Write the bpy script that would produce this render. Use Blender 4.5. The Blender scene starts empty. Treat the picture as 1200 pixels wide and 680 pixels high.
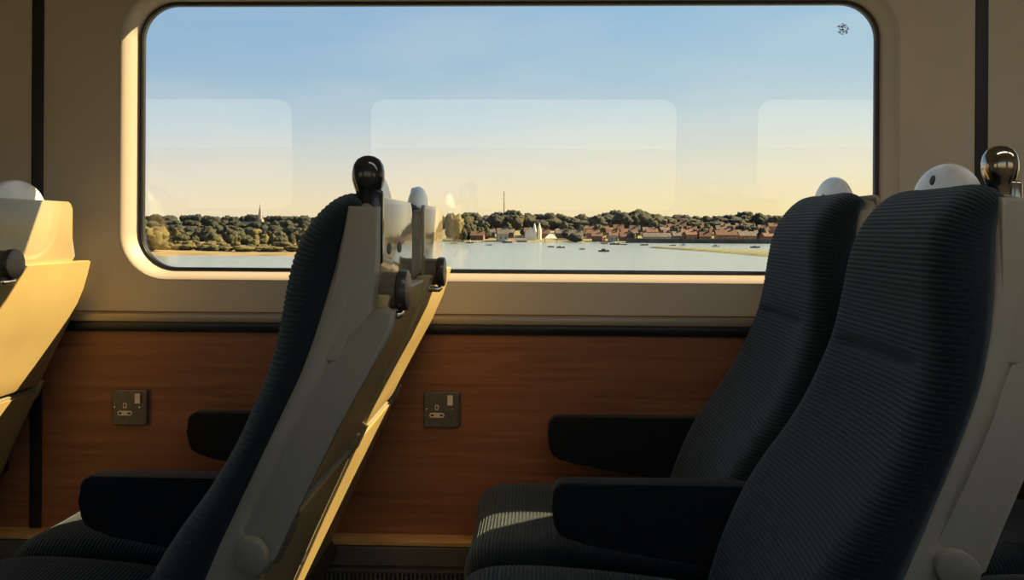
import bpy, bmesh, math, random
from math import sin, cos, pi, radians, sqrt
from mathutils import Vector, Matrix, noise

random.seed(7)
scene = bpy.context.scene
COL = scene.collection

# ------------------------------------------------------------------ camera
YAW, ROLL = radians(1.7), radians(0.33)
cam_data = bpy.data.cameras.new('camera')
cam = bpy.data.objects.new('camera', cam_data)
COL.objects.link(cam)
cam_data.sensor_fit = 'HORIZONTAL'
cam_data.sensor_width = 36.0
cam_data.lens = 36.0 * 930.0 / 1200.0
cam_data.shift_y = -72.0 / 1200.0
cam_data.clip_start = 0.02
cam_data.clip_end = 5000
cam.matrix_world = (Matrix.Translation((0, 0, 1.10)) @ Matrix.Rotation(YAW, 4, 'Z')
                    @ Matrix.Rotation(pi / 2, 4, 'X') @ Matrix.Rotation(ROLL, 4, 'Z'))
scene.camera = cam

# ------------------------------------------------------------------ exposure
scene.view_settings.view_transform = 'Standard'
scene.view_settings.look = 'None'
scene.view_settings.gamma = 1.0
scene.view_settings.use_curve_mapping = False
scene.view_settings.exposure = 0.0

# ------------------------------------------------------------------ sun and sky
SUN_TO = Vector((2.3, 1.0, 1.87)).normalized()
SUN_STRENGTH = 23.0
SKY_STRENGTH = 1.15
FILL_STRENGTH = 7.0          # added ceiling fill lights, unseen, to brighten the interior
sun_data = bpy.data.lights.new('sun', 'SUN')
sun_data.energy = SUN_STRENGTH
sun_data.color = (1.0, 0.73, 0.36)
sun_data.angle = radians(0.5)
sun = bpy.data.objects.new('sun', sun_data)
COL.objects.link(sun)
sun.location = (30, 10, 25)
sun.rotation_euler = (-SUN_TO).to_track_quat('-Z', 'Y').to_euler()


def lin(r, g, b):
    def f(c):
        c /= 255.0
        return c / 12.92 if c <= 0.04045 else ((c + 0.055) / 1.055) ** 2.4
    return (f(r), f(g), f(b), 1.0)


world = bpy.data.worlds.new('sky')
scene.world = world
world.use_nodes = True
wn, wl = world.node_tree.nodes, world.node_tree.links
wn.clear()
w_out = wn.new('ShaderNodeOutputWorld')
w_bg = wn.new('ShaderNodeBackground')
w_bg.inputs['Strength'].default_value = SKY_STRENGTH
w_tc = wn.new('ShaderNodeTexCoord')
w_sep = wn.new('ShaderNodeSeparateXYZ')
wl.new(w_tc.outputs['Generated'], w_sep.inputs[0])


def ramp_node(nodes, stops):
    r = nodes.new('ShaderNodeValToRGB')
    e = r.color_ramp.elements
    while len(e) < len(stops):
        e.new(0.5)
    for el, (p, c) in zip(e, stops):
        el.position = p
        el.color = c
    return r


w_r1 = ramp_node(wn, [(0.0, lin(238, 219, 180)), (0.03, lin(237, 221, 188)), (0.073, lin(216, 215, 206)), (0.126, lin(184, 203, 213)),
                      (0.18, lin(157, 189, 213)), (0.28, lin(132, 174, 212)), (1.0, lin(96, 142, 192))])
w_r2 = ramp_node(wn, [(0.0, lin(248, 222, 156)), (0.03, lin(248, 226, 166)), (0.073, lin(238, 229, 196)), (0.126, lin(210, 221, 214)),
                      (0.18, lin(184, 210, 220)), (0.28, lin(158, 198, 222)), (1.0, lin(104, 152, 200))])
w_mr = wn.new('ShaderNodeMapRange')
w_mr.inputs['From Min'].default_value = -0.45
w_mr.inputs['From Max'].default_value = 0.55
wl.new(w_sep.outputs['X'], w_mr.inputs['Value'])
w_mix = wn.new('ShaderNodeMixRGB')
wl.new(w_sep.outputs['Z'], w_r1.inputs['Fac'])
wl.new(w_sep.outputs['Z'], w_r2.inputs['Fac'])
wl.new(w_mr.outputs['Result'], w_mix.inputs['Fac'])
wl.new(w_r1.outputs['Color'], w_mix.inputs['Color1'])
wl.new(w_r2.outputs['Color'], w_mix.inputs['Color2'])
# soft thin cloud
w_map = wn.new('ShaderNodeMapping')
w_map.inputs['Scale'].default_value = (2.2, 2.2, 9.0)
wl.new(w_tc.outputs['Generated'], w_map.inputs['Vector'])
w_noise = wn.new('ShaderNodeTexNoise')
w_noise.inputs['Scale'].default_value = 2.0
w_noise.inputs['Detail'].default_value = 4.0
w_noise.inputs['Roughness'].default_value = 0.5
wl.new(w_map.outputs['Vector'], w_noise.inputs['Vector'])
w_cr = ramp_node(wn, [(0.45, (0, 0, 0, 1)), (0.75, (0.16, 0.16, 0.16, 1))])
wl.new(w_noise.outputs['Fac'], w_cr.inputs['Fac'])
w_mix2 = wn.new('ShaderNodeMixRGB')
w_mix2.inputs['Color2'].default_value = lin(236, 230, 216)
wl.new(w_cr.outputs['Color'], w_mix2.inputs['Fac'])
wl.new(w_mix.outputs['Color'], w_mix2.inputs['Color1'])
wl.new(w_mix2.outputs['Color'], w_bg.inputs['Color'])
wl.new(w_bg.outputs['Background'], w_out.inputs['Surface'])


# ------------------------------------------------------------------ materials
def principled(name, color, rough=0.5, metallic=0.0, spec=0.5, sheen=0.0, coat=0.0, noise_scale=None,
               noise_amt=0.15, bump=0.0, bump_scale=400.0, stretch=(1, 1, 1)):
    m = bpy.data.materials.new(name)
    m.use_nodes = True
    nt = m.node_tree
    p = nt.nodes['Principled BSDF']
    c = color if len(color) == 4 else (*color, 1.0)
    p.inputs['Base Color'].default_value = c
    p.inputs['Roughness'].default_value = rough
    p.inputs['Metallic'].default_value = metallic
    p.inputs['Specular IOR Level'].default_value = spec
    p.inputs['Sheen Weight'].default_value = sheen
    p.inputs['Sheen Roughness'].default_value = 0.40
    p.inputs['Coat Weight'].default_value = coat
    if noise_scale or bump:
        tc = nt.nodes.new('ShaderNodeTexCoord')
        mp = nt.nodes.new('ShaderNodeMapping')
        mp.inputs['Scale'].default_value = stretch
        nt.links.new(tc.outputs['Object'], mp.inputs['Vector'])
    if noise_scale:
        n = nt.nodes.new('ShaderNodeTexNoise')
        n.inputs['Scale'].default_value = noise_scale
        n.inputs['Detail'].default_value = 5
        nt.links.new(mp.outputs['Vector'], n.inputs['Vector'])
        lo = tuple(max(0, v * (1 - noise_amt * 2)) for v in c[:3]) + (1,)
        hi = tuple(min(1, v * (1 + noise_amt * 2)) for v in c[:3]) + (1,)
        r = ramp_node(nt.nodes, [(0.25, lo), (0.75, hi)])
        nt.links.new(n.outputs['Fac'], r.inputs['Fac'])
        nt.links.new(r.outputs['Color'], p.inputs['Base Color'])
    if bump:
        n2 = nt.nodes.new('ShaderNodeTexNoise')
        n2.inputs['Scale'].default_value = bump_scale
        n2.inputs['Detail'].default_value = 3
        nt.links.new(mp.outputs['Vector'], n2.inputs['Vector'])
        b = nt.nodes.new('ShaderNodeBump')
        b.inputs['Strength'].default_value = bump
        b.inputs['Distance'].default_value = 0.002
        nt.links.new(n2.outputs['Fac'], b.inputs['Height'])
        nt.links.new(b.outputs['Normal'], p.inputs['Normal'])
    return m


M = {}
M['cream'] = principled('cream wall plastic', (0.56, 0.485, 0.385), 0.55, noise_scale=3, noise_amt=0.04, bump=0.25, bump_scale=260)
M['frame'] = principled('cream window moulding', (0.45, 0.40, 0.34), 0.5, bump=0.05, bump_scale=200)
M['strip'] = principled('dark rubber strip', (0.006, 0.009, 0.013), 0.5, noise_scale=30, noise_amt=0.1)
M['gasket'] = principled('black rubber gasket', (0.015, 0.015, 0.017), 0.35, noise_scale=30, noise_amt=0.1)
M['rail'] = principled('satin cream aluminium rail', (0.36, 0.31, 0.24), 0.35, metallic=0.35, noise_scale=25, noise_amt=0.05, stretch=(0.1, 1, 1))
M['rail_dark'] = principled('dark rail underside', (0.018, 0.022, 0.03), 0.4, noise_scale=20, noise_amt=0.1)
M['heater'] = principled('dark heater casing', (0.11, 0.10, 0.085), 0.5, noise_scale=14, noise_amt=0.1)
M['brass'] = principled('brushed gold coloured trim', (0.88, 0.52, 0.21), 0.4, metallic=0.45, noise_scale=60, noise_amt=0.12, stretch=(0.3, 1, 1))
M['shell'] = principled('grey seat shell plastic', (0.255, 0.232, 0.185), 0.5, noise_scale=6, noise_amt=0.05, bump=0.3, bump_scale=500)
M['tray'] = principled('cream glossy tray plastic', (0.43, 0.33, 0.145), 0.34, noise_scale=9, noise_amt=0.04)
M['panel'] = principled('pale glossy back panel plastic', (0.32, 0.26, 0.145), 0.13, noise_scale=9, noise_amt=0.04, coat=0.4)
M['dome'] = principled('pale grey moulded plastic', (0.78, 0.79, 0.80), 0.22, noise_scale=25, noise_amt=0.05)
M['hole'] = principled('dark recess', (0.008, 0.008, 0.01), 0.6, noise_scale=20, noise_amt=0.1)
M['blackgloss'] = principled('glossy black handle', (0.018, 0.018, 0.022), 0.16, noise_scale=20, noise_amt=0.1, coat=0.5)
M['blackmetal'] = principled('dark polished metal handle', (0.42, 0.37, 0.31), 0.12, metallic=1.0, noise_scale=12, noise_amt=0.08)
M['latch'] = principled('dark brown latch plastic', (0.14, 0.115, 0.085), 0.35, noise_scale=30, noise_amt=0.1)
M['latchcap'] = principled('dark grey latch cap', (0.06, 0.056, 0.05), 0.33, noise_scale=30, noise_amt=0.15)
M['chrome'] = principled('chrome', (0.7, 0.66, 0.6), 0.14, metallic=1.0, noise_scale=30, noise_amt=0.04)
M['arm'] = principled('black armrest padding', (0.005, 0.007, 0.010), 0.8, spec=0.2, noise_scale=40, noise_amt=0.1, bump=0.3, bump_scale=700, sheen=0.15)
M['base'] = principled('dark seat frame metal', (0.02, 0.02, 0.022), 0.45, noise_scale=10, noise_amt=0.1)
M['fabric'] = principled('dark navy ribbed moquette', (0.010, 0.016, 0.021), 0.85, spec=0.15, sheen=0.42, noise_scale=260, noise_amt=0.28, bump=0.6, bump_scale=1500)
M['fabric'].node_tree.nodes['Principled BSDF'].inputs['Sheen Tint'].default_value = (0.64, 0.79, 0.90, 1)
M['socket'] = principled('dark nickel socket plate', (0.13, 0.12, 0.105), 0.4, metallic=0.4, noise_scale=90, noise_amt=0.12)
M['white'] = principled('off white socket plastic', (0.72, 0.66, 0.54), 0.35, noise_scale=30, noise_amt=0.04)
M['floor'] = principled('dark speckled carpet', (0.03, 0.032, 0.04), 0.95, noise_scale=300, noise_amt=0.4)
M['ceiling'] = principled('pale ceiling panel', (0.42, 0.39, 0.34), 0.6, noise_scale=5, noise_amt=0.05)


M['fill_light'] = principled('lit fill diffuser', (0.8, 0.8, 0.78), 0.5)  # glowing surface of the added ceiling fill lights
M['fill_light'].node_tree.nodes['Principled BSDF'].inputs['Emission Color'].default_value = (1.0, 0.95, 0.86, 1)
M['fill_light'].node_tree.nodes['Principled BSDF'].inputs['Emission Strength'].default_value = FILL_STRENGTH


def wood_material():
    m = bpy.data.materials.new('reddish brown wood grain laminate')
    m.use_nodes = True
    nt = m.node_tree
    p = nt.nodes['Principled BSDF']
    tc = nt.nodes.new('ShaderNodeTexCoord')
    mp = nt.nodes.new('ShaderNodeMapping')
    mp.inputs['Scale'].default_value = (1.2, 1, 26)
    nt.links.new(tc.outputs['Object'], mp.inputs['Vector'])
    n = nt.nodes.new('ShaderNodeTexNoise')
    n.inputs['Scale'].default_value = 2.5
    n.inputs['Detail'].default_value = 8
    n.inputs['Distortion'].default_value = 0.6
    nt.links.new(mp.outputs['Vector'], n.inputs['Vector'])
    r = ramp_node(nt.nodes, [(0.3, (0.19, 0.076, 0.036, 1)), (0.5, (0.255, 0.102, 0.048, 1)), (0.72, (0.31, 0.130, 0.060, 1))])
    nt.links.new(n.outputs['Fac'], r.inputs['Fac'])
    nt.links.new(r.outputs['Color'], p.inputs['Base Color'])
    p.inputs['Roughness'].default_value = 0.42
    p.inputs['Specular IOR Level'].default_value = 0.4
    return m


M['wood'] = wood_material()


def glass_material():
    m = bpy.data.materials.new('window glass')
    m.use_nodes = True
    nt = m.node_tree
    nt.nodes.clear()
    out = nt.nodes.new('ShaderNodeOutputMaterial')
    mix = nt.nodes.new('ShaderNodeMixShader')
    tr = nt.nodes.new('ShaderNodeBsdfTransparent')
    tr.inputs['Color'].default_value = (0.985, 0.99, 0.99, 1)
    gl = nt.nodes.new('ShaderNodeBsdfGlossy')
    gl.inputs['Roughness'].default_value = 0.0
    lw = nt.nodes.new('ShaderNodeLayerWeight')
    pw = nt.nodes.new('ShaderNodeMath'); pw.operation = 'POWER'; pw.inputs[1].default_value = 5
    mu = nt.nodes.new('ShaderNodeMath'); mu.operation = 'MULTIPLY_ADD'
    mu.inputs[1].default_value = 0.93; mu.inputs[2].default_value = 0.07
    nt.links.new(lw.outputs['Facing'], pw.inputs[0])
    nt.links.new(pw.outputs[0], mu.inputs[0])
    nt.links.new(mu.outputs[0], mix.inputs['Fac'])
    nt.links.new(tr.outputs[0], mix.inputs[1])
    nt.links.new(gl.outputs[0], mix.inputs[2])
    nt.links.new(mix.outputs[0], out.inputs['Surface'])
    return m


M['glass'] = glass_material()


# ------------------------------------------------------------------ helpers
def link_mesh(name, verts, faces, mat, parent=None, smooth=True, sharp=40, loc=None):
    me = bpy.data.meshes.new(name)
    me.from_pydata([tuple(v) for v in verts], [], faces)
    bm = bmesh.new(); bm.from_mesh(me)
    bmesh.ops.recalc_face_normals(bm, faces=bm.faces)
    bm.to_mesh(me); bm.free()
    return finish(name, me, mat, parent, smooth, sharp, loc)


def finish(name, me, mat, parent=None, smooth=True, sharp=40, loc=None):
    if smooth:
        me.polygons.foreach_set('use_smooth', [True] * len(me.polygons))
        if sharp:
            me.set_sharp_from_angle(angle=radians(sharp))
    for mm in (mat if isinstance(mat, (list, tuple)) else [mat]):
        me.materials.append(mm)
    o = bpy.data.objects.new(name, me)
    COL.objects.link(o)
    if parent is not None:
        o.parent = parent
    if loc is not None:
        o.location = loc
    return o


def link_bm(name, bm, mat, parent=None, smooth=True, sharp=40, loc=None):
    bmesh.ops.recalc_face_normals(bm, faces=bm.faces)
    me = bpy.data.meshes.new(name)
    bm.to_mesh(me); bm.free()
    return finish(name, me, mat, parent, smooth, sharp, loc)


def tag(o, label=None, cat=None, group=None, kind=None):
    if label: o['label'] = label
    if cat: o['category'] = cat
    if group: o['group'] = group
    if kind: o['kind'] = kind
    return o


def empty(name, loc=(0, 0, 0)):
    o = bpy.data.objects.new(name, None)
    o.empty_display_size = 0.05
    COL.objects.link(o)
    o.location = loc
    return o


def copy_tree(o, parent=None):
    c = o.copy()
    COL.objects.link(c)
    if parent is not None:
        c.parent = parent
    for ch in list(o.children):
        copy_tree(ch, c)
    return c


def bm_box(bm, x0, x1, y0, y1, z0, z1, bevel=0.0, seg=3):
    r = bmesh.ops.create_cube(bm, size=1.0)
    vs = r['verts']
    for v in vs:
        v.co = Vector(((x0 + x1) / 2 + v.co.x * (x1 - x0), (y0 + y1) / 2 + v.co.y * (y1 - y0), (z0 + z1) / 2 + v.co.z * (z1 - z0)))
    if bevel:
        es = list({e for v in vs for e in v.link_edges})
        bmesh.ops.bevel(bm, geom=es, offset=bevel, segments=seg, profile=0.5, affect='EDGES')


def box(name, x0, x1, y0, y1, z0, z1, mat, parent=None, bevel=0.0, seg=3):
    bm = bmesh.new()
    bm_box(bm, x0, x1, y0, y1, z0, z1, bevel, seg)
    return link_bm(name, bm, mat, parent)


def bm_extrude(bm, pts, axis, a0, a1, bevel=0.0, seg=3):
    """closed outline pts (2D) extruded along an axis: 'y' uses (x,z), 'x' uses (y,z)"""
    def mk(p, a):
        return Vector((p[0], a, p[1])) if axis == 'y' else Vector((a, p[0], p[1]))
    A = [bm.verts.new(mk(p, a0)) for p in pts]
    B = [bm.verts.new(mk(p, a1)) for p in pts]
    n = len(pts)
    fa = bm.faces.new(A); fb = bm.faces.new(list(reversed(B)))
    for i in range(n):
        bm.faces.new((A[i], B[i], B[(i + 1) % n], A[(i + 1) % n]))
    if bevel:
        es = list(fa.edges) + list(fb.edges)
        bmesh.ops.bevel(bm, geom=es, offset=bevel, segments=seg, profile=0.5, affect='EDGES')


def extrude(name, pts, axis, a0, a1, mat, parent=None, bevel=0.0, seg=3):
    bm = bmesh.new()
    bm_extrude(bm, pts, axis, a0, a1, bevel, seg)
    return link_bm(name, bm, mat, parent)


def lathe(name, prof, axis, center, mat, parent=None, seg=32, squash=(1, 1)):
    """prof: (radius, along) pairs; axis 'x','y' or 'z'"""
    vs, fs = [], []
    n = len(prof)
    for (r, a) in prof:
        for k in range(seg):
            t = 2 * pi * k / seg
            u, v = r * cos(t) * squash[0], r * sin(t) * squash[1]
            p = {'z': (u, v, a), 'x': (a, u, v), 'y': (u, a, v)}[axis]
            vs.append(Vector(p) + Vector(center))
    for i in range(n - 1):
        for k in range(seg):
            fs.append((i * seg + k, i * seg + (k + 1) % seg, (i + 1) * seg + (k + 1) % seg, (i + 1) * seg + k))
    fs.append(tuple(range(seg)))
    fs.append(tuple((n - 1) * seg + k for k in range(seg)))
    return link_mesh(name, vs, fs, mat, parent)


def catmull(pts, step):
    """resample a polyline of tuples along a Catmull-Rom curve at about equal arc length of the first two comps"""
    dense = []
    n = len(pts)
    for i in range(n - 1):
        p0, p1, p2, p3 = pts[max(i - 1, 0)], pts[i], pts[i + 1], pts[min(i + 2, n - 1)]
        for k in range(24):
            t = k / 24
            dense.append(tuple(0.5 * ((2 * b) + (c - a) * t + (2 * a - 5 * b + 4 * c - d) * t * t + (3 * b - a - 3 * c + d) * t ** 3)
                               for a, b, c, d in zip(p0, p1, p2, p3)))
    dense.append(tuple(pts[-1]))
    out, acc, s, arc = [dense[0]], 0.0, 0.0, [0.0]
    tgt = step
    for a, b in zip(dense, dense[1:]):
        d = math.hypot(b[0] - a[0], b[1] - a[1])
        while s + d >= tgt and d > 0:
            f = (tgt - s) / d
            out.append(tuple(x + (y - x) * f for x, y in zip(a, b)))
            arc.append(tgt)
            tgt += step
        s += d
    return out, arc


def interp(tab, z):
    tab = sorted(tab)
    if z <= tab[0][0]: return tab[0][1]
    for (a, va), (b, vb) in zip(tab, tab[1:]):
        if z <= b:
            return va + (vb - va) * (z - a) / (b - a)
    return tab[-1][1]


def rrect(x0, x1, z0, z1, r, k=10):
    pts = []
    for cx, cz, a0 in ((x1 - r, z1 - r, 0), (x0 + r, z1 - r, 90), (x0 + r, z0 + r, 180), (x1 - r, z0 + r, 270)):
        for i in range(k + 1):
            a = radians(a0 + 90 * i / k)
            pts.append((cx + r * cos(a), cz + r * sin(a)))
    return pts


# ------------------------------------------------------------------ the carriage
WALL_Y, OPP_Y = 1.91, -0.72
WIN_PITCH = 2.272
WIN_C = -0.0785
GX, GZ0, GZ1 = 0.9045, 0.9955, 1.654          # glass opening half width, bottom, top
CEIL = 2.22
X0C, X1C = -3.49, 3.33


def wall_with_windows(name, y, sgn, mat, z_low):
    """inner face at y; the window openings run outwards (sgn) to the outer skin"""
    bm = bmesh.new()
    for k in (-1, 0, 1):
        c = WIN_C + k * WIN_PITCH
        def loop(d, yy, dz=0.0):
            pts = rrect(c - GX - d, c + GX + d, GZ0 - d * 0.72, GZ1 + d * 0.8, 0.088 + d * 0.8)
            return [bm.verts.new((px, yy, pz)) for px, pz in pts]
        def rect(yy):
            xs = (c - WIN_PITCH / 2, c + WIN_PITCH / 2)
            q = [bm.verts.new(p) for p in ((xs[0], yy, z_low), (xs[1], yy, z_low), (xs[1], yy, CEIL), (xs[0], yy, CEIL))]
            return q
        rings = [loop(0.037, y), loop(0.033, y + sgn * 0.0010), loop(0.029, y + sgn * 0.004), loop(0.023, y + sgn * 0.011),
                 loop(0.016, y + sgn * 0.023), loop(0.010, y + sgn * 0.035), loop(0.006, y + sgn * 0.042), loop(0.0045, y + sgn * 0.056)]
        for A, B in zip(rings, rings[1:]):
            for i in range(len(A)):
                f = bm.faces.new((A[i], A[(i + 1) % len(A)], B[(i + 1) % len(A)], B[i]))
                f.material_index = 1
        for ring, yy in ((rings[0], y), (rings[-1], y + sgn * 0.056)):
            R = rect(yy)
            es = [bm.edges.new((R[i], R[(i + 1) % 4])) for i in range(4)]
            es += [bm.edges.get((ring[i], ring[(i + 1) % len(ring)])) for i in range(len(ring))]
            bmesh.ops.triangle_fill(bm, use_beauty=True, use_dissolve=False, edges=es)
    return tag(link_bm(name, bm, mat, smooth=True, sharp=25), kind='structure')


wall_with_windows('wall_far', WALL_Y, 1, [M['cream'], M['frame']], 0.8935)
wall_with_windows('wall_near', OPP_Y, -1, [M['cream'], M['frame']], 0.0)


def window(n, c, y, sgn, tilt):
    root = empty('window_%d' % n, (c, y + sgn * 0.053, (GZ0 + GZ1) / 2))
    tag(root, kind='structure')
    h = (GZ1 - GZ0) / 2
    # rubber gasket: a ring round the glass
    def ring(d, yy):
        return [(px, yy, pz) for px, pz in rrect(-GX - d, GX + d, -h - d, h + d, 0.088 + d)]
    secs = [(0.0045, -0.0125), (0.002, -0.0135), (-0.0005, -0.0125), (-0.001, -0.0105), (-0.0028, -0.010), (-0.0035, -0.007), (-0.0035, 0.001), (0.0045, 0.001)]
    vs, fs, m = [], [], len(ring(0, 0))
    for d, yy in secs:
        vs += ring(d, sgn * yy)
    for j in range(len(secs)):
        for i in range(m):
            a, b = j * m, ((j + 1) % len(secs)) * m
            fs.append((a + i, a + (i + 1) % m, b + (i + 1) % m, b + i))
    link_mesh('gasket', vs, fs, M['gasket'], root)
    # the pane, a 6 mm sheet leaning in slightly at the top
    bm = bmesh.new()
    pts = rrect(-GX, GX, -h, h, 0.088)
    bm_extrude(bm, pts, 'y', -0.003, 0.003)
    g = link_bm('pane', bm, M['glass'], root, sharp=25)
    g.rotation_euler = (tilt, 0, 0)
    return root


for k in (-1, 0, 1):
    w = window(k + 2, WIN_C + k * WIN_PITCH, WALL_Y, 1, radians(2.2))
    window(k + 5, WIN_C + k * WIN_PITCH, OPP_Y, -1, radians(-2.2))
    if k == 0:
        MAIN_WINDOW = w

# etched maker's stamp in the glass corner: ring of small grey specks and strokes
bm = bmesh.new()
rs = random.Random(3)
for i in range(70):
    a, rr = rs.random() * 2 * pi, 0.0115 * sqrt(rs.random())
    px, pz = 1.15 * rr * cos(a), rr * sin(a) * 1.2
    w_, h_ = rs.uniform(0.0006, 0.0022), rs.uniform(0.0005, 0.0012)
    bm_box(bm, px - w_, px + w_, -0.0002, 0.0002, pz - h_, pz + h_)
st = link_bm('glass_stamp', bm, principled('grey etching', (0.12, 0.13, 0.14), 0.7, noise_scale=50), MAIN_WINDOW, smooth=False,
             loc=(0.822, -0.0125, 0.265))
st['label'] = 'small grey etched stamp in the upper right corner of the pane'


def rail_profile(name, prof, mat):
    o = extrude(name, prof, 'x', X0C, X1C, mat)
    return tag(o, kind='structure')


# vertical dark joints between the wall panels
for n, xc in ((1, -1.2205), (2, 1.0525)):
    tag(box('trim_%d' % n, xc - 0.0145, xc + 0.0145, WALL_Y - 0.004, WALL_Y + 0.01, 0.36, CEIL - 0.001, M['strip'], bevel=0.0015), kind='structure')
# dado rail: pale upper lip and dark lower channel
rail_profile('trim_3', [(1.912, 0.8905), (1.897, 0.8905), (1.893, 0.888), (1.891, 0.880), (1.893, 0.871), (1.899, 0.8675), (1.912, 0.8675)], M['rail'])
rail_profile('trim_4', [(1.912, 0.868), (1.899, 0.868), (1.8965, 0.862), (1.899, 0.852), (1.905, 0.844), (1.912, 0.843)], M['rail_dark'])
# wooden lower wall
lw_ = box('wall_far_lower', X0C, X1C, WALL_Y + 0.0006, WALL_Y + 0.02, 0.0, 0.8945, M['wood'])
tag(lw_, kind='structure')
# heater duct at the foot of the wall
rail_profile('trim_5', [(1.912, 0.3595), (1.872, 0.3595), (1.868, 0.357), (1.868, 0.3485), (1.872, 0.346), (1.912, 0.346)], M['brass'])
hd = empty('heater_duct', (0, 1.87, 0.0))
tag(hd, 'long dark metal heater duct with ribbed grille running along foot of wooden wall', 'heater')
extrude('casing', [(0.04, 0.345), (0.004, 0.345), (0.0, 0.341), (0.0, 0.300), (0.008, 0.294), (0.008, 0.10), (0.04, 0.10)], 'x', X0C, X1C, M['heater'], hd)
bm = bmesh.new()
x = -1.3
while x < 1.3:
    bm_box(bm, x, x + 0.005, -0.004, 0.012, 0.12, 0.286)
    x += 0.0105
bm_box(bm, -1.3, 1.3, -0.004, 0.012, 0.284, 0.290)
link_bm('grille', bm, M['heater'], hd, smooth=False)
box('kick_plate', X0C, X1C, 0.004, 0.04, 0.0, 0.10, M['heater'], hd)

tag(box('floor', X0C, X1C, OPP_Y - 0.05, WALL_Y + 0.05, -0.05, 0.0, M['floor']), kind='structure')
ceiling = tag(box('ceiling', X0C, X1C, OPP_Y - 0.08, WALL_Y + 0.08, CEIL, CEIL + 0.04, M['ceiling']), kind='structure')
# added fill lights, out of view: glowing diffusers that brighten the walls and seats
for xc in (0.55, 1.95):
    box('fill_light_frame', xc - .64, xc + .64, .40, .62, CEIL - .012, CEIL + .002, M['rail'], ceiling, bevel=.004)
    box('fill_light_diffuser', xc - .61, xc + .61, .43, .59, CEIL - .018, CEIL - .006, M['fill_light'], ceiling, bevel=.004)
tag(box('wall_left', X0C - 0.04, X0C, OPP_Y - 0.08, WALL_Y + 0.08, -0.05, CEIL + 0.04, M['cream']), kind='structure')
tag(box('wall_right', X1C, X1C + 0.04, OPP_Y - 0.08, WALL_Y + 0.08, -0.05, CEIL + 0.04, M['cream']), kind='structure')


# ------------------------------------------------------------------ power sockets
def make_socket(loc, label):
    root = empty('power_socket', loc)
    tag(root, label, 'socket', 'power sockets on the wooden wall')
    s = 0.0435
    bm = bmesh.new()
    pts = rrect(-s, s, -s, s, 0.006, 5)
    bm_extrude(bm, pts, 'y', -0.009, 0.0, bevel=0.0)
    plate = link_bm('face_plate', bm, M['socket'], root)
    mod = plate.modifiers.new('bevel', 'BEVEL'); mod.width = 0.003; mod.segments = 3; mod.limit_method = 'ANGLE'
    # rocker switch
    extrude('switch', [(-0.0095, 0.0115), (-0.0135, 0.0115), (-0.0115, 0.024), (-0.0135, 0.0355), (-0.0095, 0.0355)], 'x', 0.0145, 0.0275, M['white'], root, bevel=0.0008)
    extrude('earth_slot', rrect(-0.0155, -0.0065, -0.001, 0.012, 0.003, 4), 'y', -0.0105, -0.0088, M['white'], root)
    extrude('socket_hole', rrect(-0.0128, -0.0092, 0.0015, 0.0095, 0.0008, 3), 'y', -0.0109, -0.0090, M['hole'], root)
    extrude('live_slot', rrect(-0.029, 0.007, -0.019, -0.0075, 0.0056, 5), 'y', -0.0105, -0.0088, M['white'], root)
    for xx in (-0.0255, -0.0035):
        extrude('socket_hole', rrect(xx, xx + 0.007, -0.0155, -0.011, 0.0008, 3), 'y', -0.0109, -0.0090, M['hole'], root)
    for xx in (-0.0345, 0.0265):
        lathe('screw', [(0.0001, -0.0112), (0.0022, -0.0108), (0.003, -0.0092), (0.003, -0.0085)], 'y', (xx, 0, 0.001), M['chrome'], root, 12)
    return root


make_socket((-0.9845, WALL_Y, 0.659), 'dark metal single wall socket at left, between the armrest and leftmost seat')
make_socket((-0.2235, WALL_Y, 0.6635), 'dark metal single wall socket on wooden wall behind the central reclined seat')


# ------------------------------------------------------------------ seats (row frame: x along the train, the seat faces -x)
BACK = [  # front x, front z, core x, core z, half width
    (-.2320, 1.146, -.2350, 1.134, .132), (-.2400, 1.156, -.2410, 1.133, .139), (-.2560, 1.161, -.2460, 1.130, .145),
    (-.2740, 1.156, -.2500, 1.122, .149), (-.2910, 1.144, -.2530, 1.110, .152), (-.3080, 1.126, -.2560, 1.097, .154),
    (-.3230, 1.102, -.2580, 1.080, .158), (-.3340, 1.070, -.2620, 1.058, .164), (-.3395, 1.030, -.2690, 1.025, .175),
    (-.3430, .9850, -.2790, .983, .186), (-.3490, .9400, -.2900, .940, .195), (-.3570, .9050, -.3020, .905, .202), (-.3690, .8720, -.3160, .872, .207),
    (-.3900, .8200, -.3390, .820, .213), (-.4240, .7600, -.3660, .760, .218), (-.4660, .7000, -.3940, .700, .223),
    (-.5020, .6400, -.4180, .640, .222), (-.5360, .5600, -.4520, .555, .222), (-.5600, .4800, -.4800, .475, .222)]
RIB = 0.0074
SUB = 6


def rib_profile(s):
    f = (s / RIB) % 1.0
    return abs(sin(pi * f)) ** 0.8


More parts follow.
